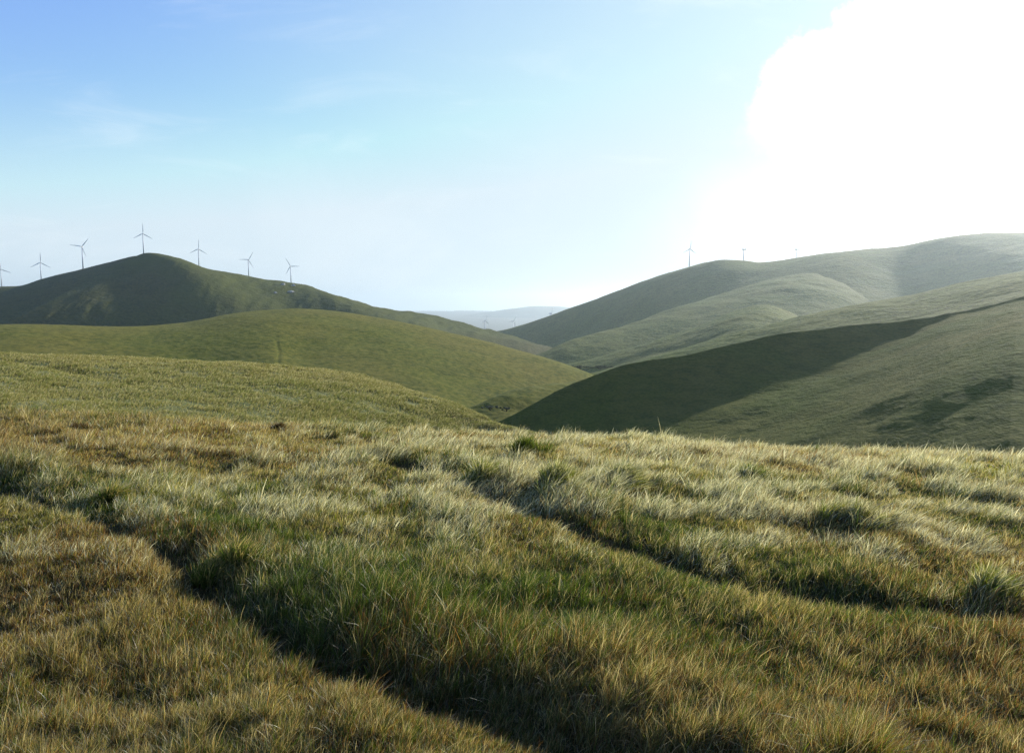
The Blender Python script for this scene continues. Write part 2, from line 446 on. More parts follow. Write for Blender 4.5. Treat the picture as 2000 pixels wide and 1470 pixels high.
# left: back slope, peak, green bench, near shoulder
D2c = [(-700, 640, 1350), (-300, 600, 1300), (-100, 570, 1270), (0, 560, 1250), (40, 557, 1240), (90, 543, 1220), (160, 527, 1200), (220, 511, 1180), (260, 500, 1160), (300, 500, 1160), (400, 540, 1180), (600, 600, 1200), (900, 680, 1200), (2700, 900, 1200)]
D2 = hill('hill', D2c, [(-700, 720), (0, 665), (300, 640), (600, 700), (2700, 980)], [(-700, .35), (2700, .35)], mat_peak, amp=2.0, wl=60, seed=31, span=(-700, 640), label='back flank of the peaked hill with turbines on its crest')
def peak_carve(px, r, X, Y, Rc, Rf):
    return (2.8 * fbm(X / 40, Y / 110, 3, 61) + 1.8 * fbm(X / 14, Y / 40, 3, 62)) * sstep(0, 45, Rc - r)
D1c = [(-700, 760, 900), (-200, 690, 930), (0, 637, 960), (60, 606, 980), (120, 575, 1010), (180, 544, 1050), (230, 517, 1085), (265, 501, 1100), (282, 495, 1102), (300, 494.5, 1105), (318, 498, 1107), (350, 511, 1110), (400, 525, 1115), (440, 533, 1120), (466, 537, 1122), (474, 541, 1123), (520, 547, 1126), (556, 553, 1130), (572, 556, 1130), (585, 562, 1130), (620, 574, 1132), (650, 588, 1135), (680, 596, 1135), (740, 606, 1135), (800, 612, 1135), (825, 615, 1135), (860, 628, 1130), (900, 645, 1125), (950, 663, 1110), (1000, 679, 1090), (1060, 696, 1060), (1130, 722, 1020), (1300, 780, 950), (2700, 1200, 900)]
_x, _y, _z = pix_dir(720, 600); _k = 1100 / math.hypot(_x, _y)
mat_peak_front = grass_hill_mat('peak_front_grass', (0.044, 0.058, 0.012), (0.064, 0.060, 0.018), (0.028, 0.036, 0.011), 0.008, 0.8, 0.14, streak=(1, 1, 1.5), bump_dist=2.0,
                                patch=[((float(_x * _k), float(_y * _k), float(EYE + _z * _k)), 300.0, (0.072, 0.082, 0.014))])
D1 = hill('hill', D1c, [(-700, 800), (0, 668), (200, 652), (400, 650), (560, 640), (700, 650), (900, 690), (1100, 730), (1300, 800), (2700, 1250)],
          [(-700, .42), (250, .42), (420, .40), (560, .20), (800, .17), (1100, .16), (2700, .2)], mat_peak_front, step=3, rows=150, amp=1.2, wl=35, seed=33, span=(-700, 1260), carve=peak_carve, shear=210, soften=60, label='dark peaked hill on the left')

def gully(px, r, X, Y, Rc, Rf):
    s = (Rc - r) / np.maximum(Rc - Rf, 1)
    c = 534 + 10 * s + 1.5 * np.sin(s * 30)
    return -0.22 * np.exp(-((px - c) / 3.5) ** 2) * sstep(0.45, 0.62, s) - 1.2 * np.exp(-((px - 585) / 45) ** 2) * sstep(0.3, 0.7, s)
Cc = [(-700, 655, 330), (-300, 642, 320), (0, 632, 310), (120, 634, 310), (240, 637.5, 310), (330, 634, 315), (385, 627, 320), (440, 615, 330), (490, 607.5, 335), (540, 604, 340), (590, 604, 345), (640, 607, 350), (700, 614, 350), (760, 624, 345), (840, 640, 340), (900, 655, 335), (960, 670, 330), (1020, 685, 325), (1060, 696, 320), (1100, 709, 315), (1140, 724, 310), (1180, 742, 305), (1240, 770, 300), (2700, 1300, 300)]
cx, cyy, cz = pix_dir(848, 717); q = 235 / math.hypot(cx, cyy)
mat_green = grass_hill_mat('green_hill_grass', (0.076, 0.096, 0.009), (0.118, 0.104, 0.020), (0.044, 0.060, 0.008), 0.012, 0.5, 0.35, streak=(1, 1, 2), bump_dist=0.8,
                           patch=[((float(cx * q), float(cyy * q), float(EYE + cz * q)), 5.0, (0.10, 0.14, 0.02))])
CH = hill('hill', Cc, [(-700, 760), (0, 735), (300, 740), (540, 755), (700, 785), (850, 800), (930, 795), (1000, 785), (1100, 770), (1170, 765), (1240, 790), (2700, 1400)],
          [(-700, .14), (0, .14), (540, .16), (800, .15), (1100, .12), (2700, .12)], mat_green, step=2.5, rows=170, amp=0.5, wl=22, seed=35, span=(-700, 1240), carve=gully, m0=1.1, soften=40, label='smooth green domed hill in front of the peak')

# right: long ridge, spurs
E1c = [(-700, 760, 1500), (700, 690, 1500), (900, 658, 1500), (960, 650, 1480), (1000, 641, 1450), (1060, 621, 1420), (1120, 600, 1400), (1180, 579, 1380), (1260, 549, 1350), (1346, 519.5, 1320), (1380, 510, 1310), (1410, 505.5, 1300), (1440, 507, 1300), (1462, 509, 1300), (1480, 511.5, 1300), (1520, 510, 1300), (1556, 505, 1300), (1610, 496, 1300), (1680, 489.5, 1290), (1740, 485, 1280), (1800, 474, 1270), (1860, 463, 1260), (1920, 456.5, 1260), (1970, 454, 1260), (2050, 455, 1250), (2300, 440, 1250), (2700, 430, 1250)]
def ridge_folds(px, r, X, Y, Rc, Rf):
    s = np.clip((Rc - r) / np.maximum(Rc - Rf, 1), 0, 1)
    k = sstep(0.03, 0.3, s)
    a = px + 260 * s                                     # folds run down to the left
    return k * (3 * np.exp(-((a - 1690) / 90) ** 2) - 3 * np.exp(-((a - 1900) / 80) ** 2) - 2.5 * np.exp(-((a - 1480) / 50) ** 2) + 4 * np.exp(-((a - 1380) / 40) ** 2))
E1 = hill('hill', E1c, [(-700, 780), (700, 720), (960, 668), (1060, 695), (1200, 660), (1350, 620), (1500, 610), (1700, 600), (2000, 560), (2700, 520)],
          [(-700, .3), (1000, .34), (1400, .30), (1540, .24), (1680, .21), (1760, .32), (1880, .33), (1980, .26), (2100, .23), (2700, .22)], mat_right, step=3, rows=150, amp=3.0, wl=80, seed=41, span=(850, 2700), soften=60, carve=ridge_folds, label='long turbine ridge on the right under the bright sky')
E1bc = [(-700, 900, 800), (900, 740, 780), (1000, 712, 780), (1060, 692, 790), (1110, 670, 820), (1180, 648, 860), (1250, 626, 910), (1320, 602, 960), (1390, 581, 1010), (1450, 563, 1050), (1500, 549, 1080), (1550, 538, 1100), (1600, 537, 1110), (1650, 548, 1100), (1700, 568, 1090), (1760, 598, 1060), (1800, 622, 1040), (2000, 690, 960), (2700, 780, 900)]
hill('hill', E1bc, [(-700, 950), (900, 790), (1060, 740), (1250, 735), (1400, 720), (1600, 690), (2000, 720), (2700, 800)], [(-700, .2), (1560, .2), (1650, .2), (2700, .22)], mat_right, step=3, rows=150, amp=3.2, wl=55, soften=60, seed=43, span=(850, 2300), label='pale spur running down from the turbine ridge')
E1dc = [(900, 760, 600), (1060, 722, 600), (1150, 702, 610), (1280, 664, 620), (1380, 629, 640), (1430, 609, 650), (1470, 599, 660), (1500, 598, 660), (1535, 608, 660), (1580, 626, 650), (1650, 655, 640), (2000, 720, 600), (2700, 800, 600)]
hill('hill', E1dc, [(900, 790), (1100, 750), (1300, 740), (1500, 720), (1700, 740), (2700, 900)], [(900, .13), (2700, .13)], mat_right, step=3, rows=110, amp=2.2, wl=36, seed=45, span=(900, 2200), label='small sunlit knoll below the turbine ridge')
E2c = [(900, 830, 300), (1060, 762, 330), (1160, 728, 350), (1220, 712, 365), (1300, 690, 380), (1400, 660, 395), (1470, 641, 405), (1530, 625, 410), (1635, 602, 420), (1750, 581, 430), (1850, 559, 440), (1920, 544, 440), (2000, 527, 440), (2200, 490, 440), (2700, 430, 440)]
hill('hill', E2c, [(900, 850), (1160, 748), (1300, 720), (1500, 690), (1800, 660), (2000, 640), (2700, 560)], [(900, .15), (1500, .15), (2000, .15), (2700, .15)], mat_right, step=3, rows=110, amp=0.8, wl=18, seed=47, span=(950, 2700), label='sunlit green slope behind the shaded spur')

# small valley knoll in the middle
Kc = [(800, 820, 205), (900, 800, 208), (935, 788, 212), (985, 767, 220), (1020, 757.5, 226), (1060, 752, 232), (1100, 748, 240), (1160, 738, 250), (1250, 725, 260), (1500, 720, 270)]
hill('hill', Kc, [(800, 860), (940, 800), (1000, 812), (1060, 815), (1200, 800), (1500, 800)], [(800, .16), (1500, .16)], mat_green, step=2, rows=70, amp=0.5, wl=7, seed=49, span=(840, 1400), label='low rough knoll in the bottom of the valley')

# the shaded spur: a steep face under its crest, then a gentle lit apron
Fc = [(840, 900, 182), (940, 842, 186), (985, 818, 189), (1010, 803, 190), (1045, 785, 190), (1080, 766, 191), (1120, 750, 192), (1160, 735, 193), (1205, 720, 194), (1250, 708, 195), (1310, 698, 198), (1400, 679, 203), (1524, 654, 212), (1600, 643, 219), (1700, 631, 226), (1760, 627, 230), (1810, 622, 234), (1870, 610, 240), (1940, 594, 246), (2000, 580, 250), (2200, 540, 262), (2700, 470, 280)]
Fb = [(840, 930), (985, 850), (1080, 850), (1160, 852), (1230, 842), (1320, 812), (1420, 780), (1500, 755), (1600, 720), (1700, 684), (1760, 660), (1810, 640), (1860, 620), (1900, 609), (1940, 598), (2000, 584), (2200, 544), (2700, 474)]
def spur():
    step = 2.5
    px = np.arange(840, 2700, step)
    cy = curve([(c[0], c[1]) for c in Fc], px); Rc = curve([(c[0], c[2]) for c in Fc], px); by = np.maximum(curve(Fb, px), cy + 4)
    fy = np.full_like(px, 960.0)
    def sl(py):
        a, b, c = pix_dir(px, py); h = np.hypot(a, b); return -c / h, a / h, b / h
    s0, dx, dy = sl(cy); s1, _, _ = sl(by); s2, _, _ = sl(fy)
    ms, mg = 0.66, 0.06
    Rb = Rc * (s0 + ms) / (s1 + ms); Rf = Rb * (s1 + mg) / (s2 + mg)
    Rf = np.maximum(Rf, 55)
    z0, z1 = EYE - s0 * Rc, EYE - s1 * Rb; z2 = EYE - s2 * Rf
    nr = 460
    t = np.linspace(0, 1, nr)[:, None]
    r = Rf[None] + (Rc - Rf)[None] * t
    # piecewise slope, blended round the break
    w = np.clip(0.85 * (Rc - Rb), 2.0, None)[None]
    ramp = 1 / (1 + np.exp(-np.clip((r - Rb[None]) / w * 2.2, -40, 40)))
    top = sstep(Rc[None] - 0.0, Rc[None] - 2.5, r)
    g1 = ((z1 - z2) / np.maximum(Rb - Rf, 1))[None] + 0.17 * sstep(1500, 1800, px)[None] * sstep(Rb[None] * 0.66, Rb[None] * 0.5, r); g2 = ((z0 - z1) / np.maximum(Rc - Rb, .5))[None]
    dz = (g1 * (1 - ramp) + g2 * ramp); dr = np.diff(r, axis=0)
    z = np.concatenate([np.zeros((1, len(px))), np.cumsum((dz[1:] + dz[:-1]) / 2 * dr, 0)])
    z = z + (z0 - z[-1])[None]
    # round the lip a little
    z = z - 0.0 * top
    bl = 70.0
    d = (np.linspace(0, 1, 34)[1:] ** 1.6)[:, None] * bl
    back = 0.30
    zb = z0[None] - s0[None] * d - np.where(d < 14, 0.5 * back / 14 * d * d, 0.5 * back * 14 + back * (d - 14)); rb = Rc[None] + d
    r = np.concatenate([r, rb]); z = np.concatenate([z, zb]); ramp_all = np.concatenate([ramp, np.ones_like(rb)])
    X, Y = r * dx[None], r * dy[None]
    z = z + 0.75 * fbm(X / 13, Y / 13, 6, 51) + 0.06 * fbm(X / 1.3, Y / 1.3, 3, 53) * np.clip(1.1 - ramp_all, 0.15, 1) * sstep(1080, 1300, px)[None]
    P = np.stack([X, Y, z], -1)
    o = mesh_np('hill', P.reshape(-1, 3), grid_quads(*X.shape), mat_spur)
    tag(o, 'dark shaded spur of the right hill with a lit grassy apron', kind='structure')
    return P, px, (0, nr)
FH = spur()

Bc = [(-700, 672, 95), (-200, 681, 92), (0, 689, 90), (150, 696, 88), (300, 703, 85), (450, 708.5, 82), (545, 713, 80), (640, 722, 77), (720, 738, 74), (800, 761, 70), (870, 785, 66), (930, 808, 62), (985, 829, 58), (1040, 846, 54), (1100, 864, 50), (1400, 940, 42)]
def swale(px, r, X, Y, Rc, Rf):
    c = Rc * 0.86 - 0.02 * (px) ; w = np.exp(-((r - (76 - 0.055 * px)) / 3.0) ** 2)
    return -0.45 * w * sstep(330, 120, px)
BH = hill('hill', Bc, [(-700, 850), (0, 852), (500, 856), (900, 862), (1040, 872), (1100, 885), (1400, 960)], [(-700, .02), (300, .02), (700, .05), (900, .09), (1100, .12), (1400, .12)], mat_near, step=3, rows=170, amp=0.35, wl=9, seed=55, span=(-700, 1200), back=0.25, back_len=60, carve=swale, m0=1.0, soften=30, label='pale grassy shoulder beyond the near slope')

# ------------------------------------------------------------------ grass
WIND = np.array([0.93, -0.30])


def blades(P, H, W, lean, bend, yaw, colA, colB, seg=3, curl=None):
    """P (n,3) roots; H heights; W widths; lean (n,2) horizontal displacement of the tip in units of height; colours at root/tip -> verts, quads, cols"""
    n = len(P)
    t = np.linspace(0, 1, seg + 1)
    wid = np.array([1 - 0.15 * k - 0.78 * k ** 2.2 for k in t])
    cx, sx = np.cos(yaw), np.sin(yaw)
    V = np.empty((n, seg + 1, 2, 3), np.float32)
    ll = np.minimum(np.hypot(lean[:, 0], lean[:, 1]), 1.6)
    for i, k in enumerate(t):
        f = bend * k * k + (1 - bend) * k
        x = P[:, 0] + lean[:, 0] * H * f; y = P[:, 1] + lean[:, 1] * H * f
        z = P[:, 2] + H * (k - 0.40 * ll * ll * k ** 3 * 0.55)
        hw = W * wid[i] * 0.5
        V[:, i, 0, 0] = x - cx * hw; V[:, i, 0, 1] = y - sx * hw; V[:, i, 0, 2] = z
        V[:, i, 1, 0] = x + cx * hw; V[:, i, 1, 1] = y + sx * hw; V[:, i, 1, 2] = z
    base = np.arange(n, dtype=np.int64)[:, None] * (2 * (seg + 1))
    q = np.array([[2 * i, 2 * i + 1, 2 * i + 3, 2 * i + 2] for i in range(seg)]).reshape(1, -1)
    Q = (base + q).reshape(-1, 4)
    kk = t[None, :, None, None] ** 1.5
    Cc = colA[:, None, None, :] * (1 - kk) + colB[:, None, None, :] * kk
    Cc = np.broadcast_to(Cc, (n, seg + 1, 2, 3))
    return V.reshape(-1, 3), Q, Cc.reshape(-1, 3)


GREEN = np.array([0.082, 0.130, 0.011]); DEEP = np.array([0.038, 0.064, 0.010]); OLIVE = np.array([0.148, 0.144, 0.022])
STRAW = np.array([0.46, 0.36, 0.17]); RUST = np.array([0.20, 0.105, 0.034]); PALE = np.array([0.62, 0.58, 0.43]); LIME = np.array([0.20, 0.215, 0.016])


def fields(x, y):
    """height, green, straw, rust, lime and cover maps over the near slope"""
    r = np.hypot(x, y)
    da, sa = line_dist(x, y, RUT_A); db, sb = line_dist(x, y, RUT_B)
    nb = fbm(x * 0.35, y * 0.35, 3, 71); nm = fbm(x * 1.1, y * 1.1, 3, 73); ns = fbm(x * 3.1, y * 3.1, 2, 75)
    farA = sa > 0; farB = sb > 0
    bankA = np.where(farA, np.exp(-((da - 0.42) / 0.34) ** 2), 0) * (0.75 + 0.25 * sstep(-2.6, -1.0, x))           # tall green bank beyond the left rut
    bankB = np.where(farB, np.exp(-((db - 0.50) / 0.40) ** 2), 0)
    left = (~farA)                                                        # the shorter sward left of the track
    h = 0.080 + 0.026 * nm + 0.02 * nb + 0.025 * ns
    gapB = np.clip(0.5 + 1.1 * vnoise(x * 0.9, y * 0.9, 17), 0.05, 1)
    h = h + (0.02 + 0.03 * sstep(-1.2, 0.2, x)) * bankA * (1 + 0.9 * nm) + 0.045 * bankB * gapB
    h = np.where(left, h * (1.0 + 0.3 * ns), h)
    brk = np.clip(0.9 + 0.6 * vnoise(x * 1.15 + 3, y * 1.15, 29), 0.55, 1); brk = np.maximum(brk, sstep(-0.6, -1.4, x))
    bankA = bankA * (0.4 + 0.6 * brk)
    tuft = np.clip(fbm(x * 2.7, y * 2.7, 3, 77) * 1.8, -0.45, 1)
    h = h * (1 + 0.95 * tuft * sstep(4, 7, r))
    sun_glint = sstep(4.2, 6.0, r) * sstep(-7.5, 1.5, x - 0.15 * (r - 8)) * np.clip(0.05 + 1.6 * tuft + 0.9 * ns + 0.4 * nb, 0, 0.62)  # where sun glint is painted into the blade colours
    rut = np.maximum(brk * np.exp(-(da / 0.085) ** 2) * np.clip(0.7 + 1.3 * ns, 0, 1), np.exp(-(db / 0.11) ** 2) * np.clip(gapB * 1.4, 0.35, 1))
    h = h * (1 - 0.55 * np.clip(rut, 0, 1))
    green = np.clip(0.58 + 0.75 * nb + 0.45 * nm + 0.75 * bankA + 0.5 * bankB + 0.2 * sstep(4.5, 2.5, r) * (x > 0.3) - 0.30 * left * sstep(2.5, 4, r), 0, 1)
    straw = np.clip(0.17 - 0.25 * nm + 0.16 * sstep(4, 9, r) + 0.2 * ns - 0.15 * bankA, 0.02, 0.7)
    rust = np.clip(0.23 - 1.1 * fbm(x * 0.5, y * 0.5, 3, 79) + 0.14 * left, 0, 0.75)
    lime = np.clip(fbm(x * 0.6, y * 0.6, 2, 83) * 1.8 - 0.2 + 0.35 * sstep(4.5, 3, r) * (x > 0.2), 0, 0.75)
    return h, green, straw, rust, lime, np.clip(rut, 0, 1), sun_glint


def pick_colours(n, green, straw, rust, lime):
    a = rng.random(n); b = rng.random(n)[:, None]
    g = GREEN * b + DEEP * (1 - b)
    o = OLIVE * (0.7 + 0.6 * b)
    base = np.where((rng.random(n) < green)[:, None], g, o)
    base = np.where((rng.random(n) < lime)[:, None], LIME * (0.7 + 0.5 * b), base)
    base = np.where((rng.random(n) < rust * 0.75)[:, None], RUST * (0.6 + 0.7 * b), base)
    isst = rng.random(n) < straw * 0.55
    base = np.where(isst[:, None], STRAW * (0.55 + 0.6 * b), base)
    tip = np.where((rng.random(n) < straw)[:, None], np.minimum(STRAW * (0.7 + 0.6 * rng.random(n)[:, None]), 0.6), base * 1.15)
    return base, tip, isst


def near_grass():
    N = 1850000
    r = np.concatenate([np.sqrt(rng.uniform(1.5 ** 2, 3.2 ** 2, int(N * 0.2))), (rng.uniform(math.sqrt(3.2), math.sqrt(24), int(N * 0.8))) ** 2])
    a = np.arctan(rng.uniform(-0.82, 0.82, len(r)))
    # thinner cover to both sides of the view and at the walker's feet
    re_ = rng.uniform(math.sqrt(1.0), math.sqrt(22), 420000) ** 2; te_ = rng.uniform(0.80, 2.6, len(re_)) * rng.choice([-1, 1], len(re_))
    ok_ = np.abs(te_) * np.cos(np.arctan(te_)) * re_ < 0.82 * re_ * np.cos(np.arctan(te_)) + 3.2
    r = np.concatenate([r, re_[ok_]]); a = np.concatenate([a, np.arctan(te_[ok_])]); n = len(r)
    # clumping: pull the roots towards clump centres
    x, y = r * np.sin(a), r * np.cos(a)
    cl = 0.11
    gx, gy = np.floor(x / cl), np.floor(y / cl)
    hx = (np.sin(gx * 127.1 + gy * 311.7) * 43758.5453) % 1; hy = (np.sin(gx * 269.5 + gy * 183.3) * 43758.5453) % 1
    pull = rng.random(n) ** 2 * 0.8
    x = x + ((gx + hx) * cl - x) * pull; y = y + ((gy + hy) * cl - y) * pull
    r = np.hypot(x, y)
    h, green, straw, rust, lime, rut, sun_glint = fields(x, y)
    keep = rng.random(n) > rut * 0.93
    x, y, r, h, green, straw, rust, lime, sun_glint, hx, hy = [k[keep] for k in (x, y, r, h, green, straw, rust, lime, sun_glint, hx, hy)]
    n = len(x)
    z = ground_z(x, y) - 0.01
    H = h * (0.55 + 0.65 * rng.random(n)) * (0.75 + 0.5 * hx)
    tall = rng.random(n) < 0.02
    H = np.where(tall, H * 1.55, H)
    W = (0.0011 + 0.00040 * r) * (0.6 + 0.8 * rng.random(n))
    gust = 0.55 + 0.5 * fbm(x * 0.45, y * 0.45, 3, 91) + 0.28 * (hy - 0.5)
    ang = rng.uniform(0, 2 * math.pi, n); amt = rng.random(n) ** 1.3 * 0.75
    lean = WIND[None] * (gust * rng.uniform(0.0, 1.0, n) * (0.55 + 0.45 * sstep(3.5, 7, r)))[:, None] + np.stack([np.cos(ang), np.sin(ang)], -1) * amt[:, None]
    A, B, isst = pick_colours(n, green, straw, rust, lime)
    jit = rng.uniform(0.25, 1.3, (n, 1)); A = A * jit; B = B * jit
    spark = rng.random(n) < sun_glint * 0.2                          # wider leaves painted near-white, the sun's glint put into their colour
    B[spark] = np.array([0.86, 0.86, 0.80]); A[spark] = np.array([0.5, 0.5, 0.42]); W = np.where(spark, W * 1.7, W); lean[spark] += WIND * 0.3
    strand = rng.random(n) < 0.045 + 0.10 * straw                    # single bleached stems among the darker leaves
    k_ = rng.uniform(0.75, 1.15, (n, 1)); A[strand] = (np.array([0.40, 0.33, 0.18]) * k_)[strand]; B[strand] = (np.array([0.62, 0.55, 0.36]) * k_)[strand]
    H = np.where(strand, H * 1.15, H); W = np.where(strand, W * 0.8, W)
    glint_tip = rng.random(n) < sun_glint * 0.95  # pale seed-head tips, whitened further to paint in the sun's silvery glint
    A[glint_tip] = A[glint_tip] * 0.7 + np.array([0.07, 0.075, 0.04]); B[glint_tip] = np.array([0.72, 0.72, 0.62]) * rng.uniform(0.7, 1.1, (glint_tip.sum(), 1)); lean[glint_tip] += WIND * 0.15 + rng.normal(0, 0.22, (glint_tip.sum(), 2))
    lean = lean * np.where(isst, 1.25, 1.0)[:, None]
    dead = rng.random(n) < 0.075                                    # curled dead straws
    lean[dead] += (rng.normal(0, 0.75, (n, 2)))[dead]; B[dead] = PALE * rng.uniform(0.6, 1.1, (dead.sum(), 1)); A[dead] = STRAW * rng.uniform(0.6, 1.0, (dead.sum(), 1)); W = np.where(dead, W * 0.75, W)
    ln_ = np.hypot(lean[:, 0], lean[:, 1]); lean *= np.minimum(1, 1.5 / np.maximum(ln_, 1e-3))[:, None]
    for tx, ty, tr in TUSS:                                        # tussocks crowd out the sward
        k = np.hypot(x - tx, y - ty) < tr * 0.5; H[k] *= 0.6
    yaw = rng.uniform(0, math.pi, n)
    P = np.stack([x, y, z], -1)
    out = []
    for sel, seg in ((r < 3.6, 4), (r >= 3.6, 3)):
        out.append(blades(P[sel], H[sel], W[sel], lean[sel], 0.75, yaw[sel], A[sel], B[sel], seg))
    off = 0; Vs, Qs, Cs = [], [], []
    for V, Q, K in out:
        Vs.append(V); Qs.append(Q + off); Cs.append(K); off += len(V)
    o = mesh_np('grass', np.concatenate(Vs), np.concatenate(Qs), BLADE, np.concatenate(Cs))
    tag(o, 'windblown green and straw grass on the near slope', 'grass', kind='stuff')


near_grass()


def hill_grass(grid, n, hgt, wid, label, pxr, cols, rmax=None, wpow=1.0, stretch=0.5):
    P, px, (r0, r1) = grid
    j0, j1 = np.interp(pxr[0], px, np.arange(len(px))), np.interp(pxr[1], px, np.arange(len(px)))
    j = rng.uniform(j0, j1 - 1.01, n); i = r0 + (r1 + 3 - r0 - 1.01) * rng.random(n) ** wpow
    i0 = i.astype(int); k0 = j.astype(int); fi = (i - i0)[:, None]; fj = (j - k0)[:, None]
    Q = P[i0, k0] * (1 - fi) * (1 - fj) + P[i0 + 1, k0] * fi * (1 - fj) + P[i0, k0 + 1] * (1 - fi) * fj + P[i0 + 1, k0 + 1] * fi * fj
    x, y = Q[:, 0], Q[:, 1]; r = np.hypot(x, y)
    nm = fbm(x / 1.5, y / 1.5, 3, 101); nb = fbm(x / 14, y / 14, 3, 103)
    keep = rng.random(n) < 0.62 + 0.8 * nm
    Q, r, nm, nb, x, y = Q[keep], r[keep], nm[keep], nb[keep], x[keep], y[keep]; n = len(Q)
    H = hgt * (0.5 + 0.8 * rng.random(n)) * (1 + 0.7 * nm); W = wid * r * (0.6 + 0.8 * rng.random(n))
    ang = rng.uniform(0, 2 * math.pi, n)
    lean = WIND[None] * rng.uniform(0.2, 1.2, n)[:, None] + np.stack([np.cos(ang), np.sin(ang)], -1) * (rng.random(n) * 0.6)[:, None]
    b = rng.random(n)[:, None]
    c0, c1, c2 = [np.array(c) for c in cols]
    A = np.where((rng.random(n) < 0.5 + 0.6 * nb)[:, None], c0, c1) * (0.7 + 0.6 * b)
    Bc_ = np.where((rng.random(n) < 0.35 - 0.3 * nm)[:, None], c2, A * 1.15)
    V, K, T_ = blades(Q - np.array([0, 0, 0.02]), H, W, lean, 0.7, rng.uniform(-stretch, stretch, n), A, Bc_, 2)
    o = mesh_np('grass', V, K, BLADE_FAR, T_)
    tag(o, label, 'grass', kind='stuff')


hill_grass(BH, 320000, 0.20, 0.0009, 'short pale grass on the shoulder beyond the near slope', (-350, 1180), [(0.112, 0.130, 0.045), (0.155, 0.148, 0.066), (0.42, 0.39, 0.28)], wpow=0.8)

# ------------------------------------------------------------------ single tussocks
def tussock(px, py, rad, hgt, cols, label, n=900, lean=0.55, seed=0):
    g = np.random.default_rng(300 + seed)
    cx, cy, _ = TUSS[seed - 1]; cz = float(ground_z(cx, cy))
    ci = g.integers(0, 6, n); oc = g.normal(0, 0.30 * rad, (6, 2))
    a = g.uniform(0, 2 * math.pi, n); q = rad * np.sqrt(g.random(n)) * 0.55 * g.uniform(0.35, 1.0, 6)[ci]
    x, y = cx + q * np.cos(a) + oc[ci, 0], cy + q * np.sin(a) + oc[ci, 1]
    z = ground_z(x, y) - 0.02
    f = q / (rad * 0.55)
    H = hgt * (0.4 + 0.7 * g.random(n)) * (1 - 0.25 * f) * g.uniform(0.65, 1.1, 6)[ci]
    out = np.stack([np.cos(a), np.sin(a)], -1) * (f * rad * 1.0 / hgt * (0.5 + 0.6 * g.random(n)))[:, None]
    L = out + WIND[None] * (lean * (0.5 + g.random(n)))[:, None] + g.normal(0, 0.22, (n, 2))
    ll = np.hypot(L[:, 0], L[:, 1]); L *= np.minimum(1, 1.15 / np.maximum(ll, 1e-3))[:, None]
    d = math.hypot(cx, cy); W = (0.003 + 0.00065 * d) * (0.6 + 0.8 * g.random(n))
    b = g.random(n)[:, None]; c0, c1, c2 = [np.array(c) for c in cols]
    A = (c0 * b + c1 * (1 - b)) * (0.8 + 0.4 * g.random((n, 1)))
    B = np.where(g.random((n, 1)) < 0.5, c2 * (0.7 + 0.5 * g.random((n, 1))), A * 1.1)
    P = np.stack([x - cx, y - cy, z - cz], -1)
    V, Q, K = blades(P, H, W, L, 0.7, g.uniform(0, math.pi, n), A, B, 4)
    o = mesh_np('grass_tussock', V, Q, BLADE, K)
    o.location = (cx, cy, cz)
    tag(o, label, 'tussock', 'tussocks standing out of the near grass')


DG = (DEEP, OLIVE * 0.6, GREEN * 1.1); PG = (GREEN, OLIVE, PALE); BR = (RUST * 0.35, DEEP * 0.6, RUST * 0.6)
tussock(1020, 893, 0.26, 0.27, DG, 'upright dark green tussock near the skyline, above the two pale domes', 1100, 0.15, 1)
tussock(932, 948, 0.30, 0.21, PG, 'broad tussock with a dark hollow on its left, left of the pale domes', 1400, 0.5, 2)
tussock(1085, 950, 0.33, 0.20, (OLIVE, GREEN, PALE), 'rounded pale-tipped dome tussock below the upright dark green one', 1500, 0.5, 3)
tussock(1212, 950, 0.33, 0.18, (OLIVE, GREEN, PALE), 'sprawling pale tussock right of the rounded dome', 1400, 0.8, 4)
tussock(1655, 1030, 0.38, 0.2, (GREEN, OLIVE, PALE), 'large silvery windswept tussock on the right of the near slope', 800, 0.7, 5)
tussock(1457, 938, 0.18, 0.17, DG, 'small dark green tussock between the sprawling pale one and the skyline right', 700, 0.3, 6)
tussock(1326, 893, 0.17, 0.18, (RUST * 0.6, OLIVE, PALE), 'small brownish pale-topped tuft close to the skyline right of centre', 600, 0.5, 7)
tussock(1600, 896, 0.17, 0.16, DG, 'little dark tuft right on the skyline of the near slope', 600, 0.4, 8)
tussock(545, 842, 0.14, 0.17, BR, 'round dark brown weed clump at the far edge of the straw grass', 700, 0.1, 9)
tussock(155, 842, 0.15, 0.16, BR, 'dark brown weed clump near the left end of the skyline', 600, 0.1, 10)
tussock(1925, 1165, 0.20, 0.17, PG, 'tall bluish green tussock beside the right wheel rut', 900, 0.4, 11)
tussock(220, 985, 0.24, 0.17, (DEEP, GREEN, STRAW), 'big dark green tussock beside the upper end of the left wheel rut', 1600, 0.6, 12)
tussock(440, 1120, 0.22, 0.18, (DEEP, GREEN, STRAW), 'dark green overhanging tussock halfway down the left wheel rut', 1500, 0.4, 13)

# ------------------------------------------------------------------ wind turbines
TOWER = paint_mat('turbine_steel', (0.70, 0.72, 0.75)); BLADE_W = paint_mat('turbine_blade_white', (0.78, 0.79, 0.80), 0.35)


def tube_mesh(bm, p0, p1, r0, r1, n=14, caps=True):
    d = (Vector(p1) - Vector(p0)); L = d.length
    rot = d.to_track_quat('Z', 'Y').to_matrix().to_4x4()
    bmesh.ops.create_cone(bm, cap_ends=caps, segments=n, radius1=r0, radius2=r1, depth=L, matrix=Matrix.Translation((Vector(p0) + Vector(p1)) / 2) @ rot)


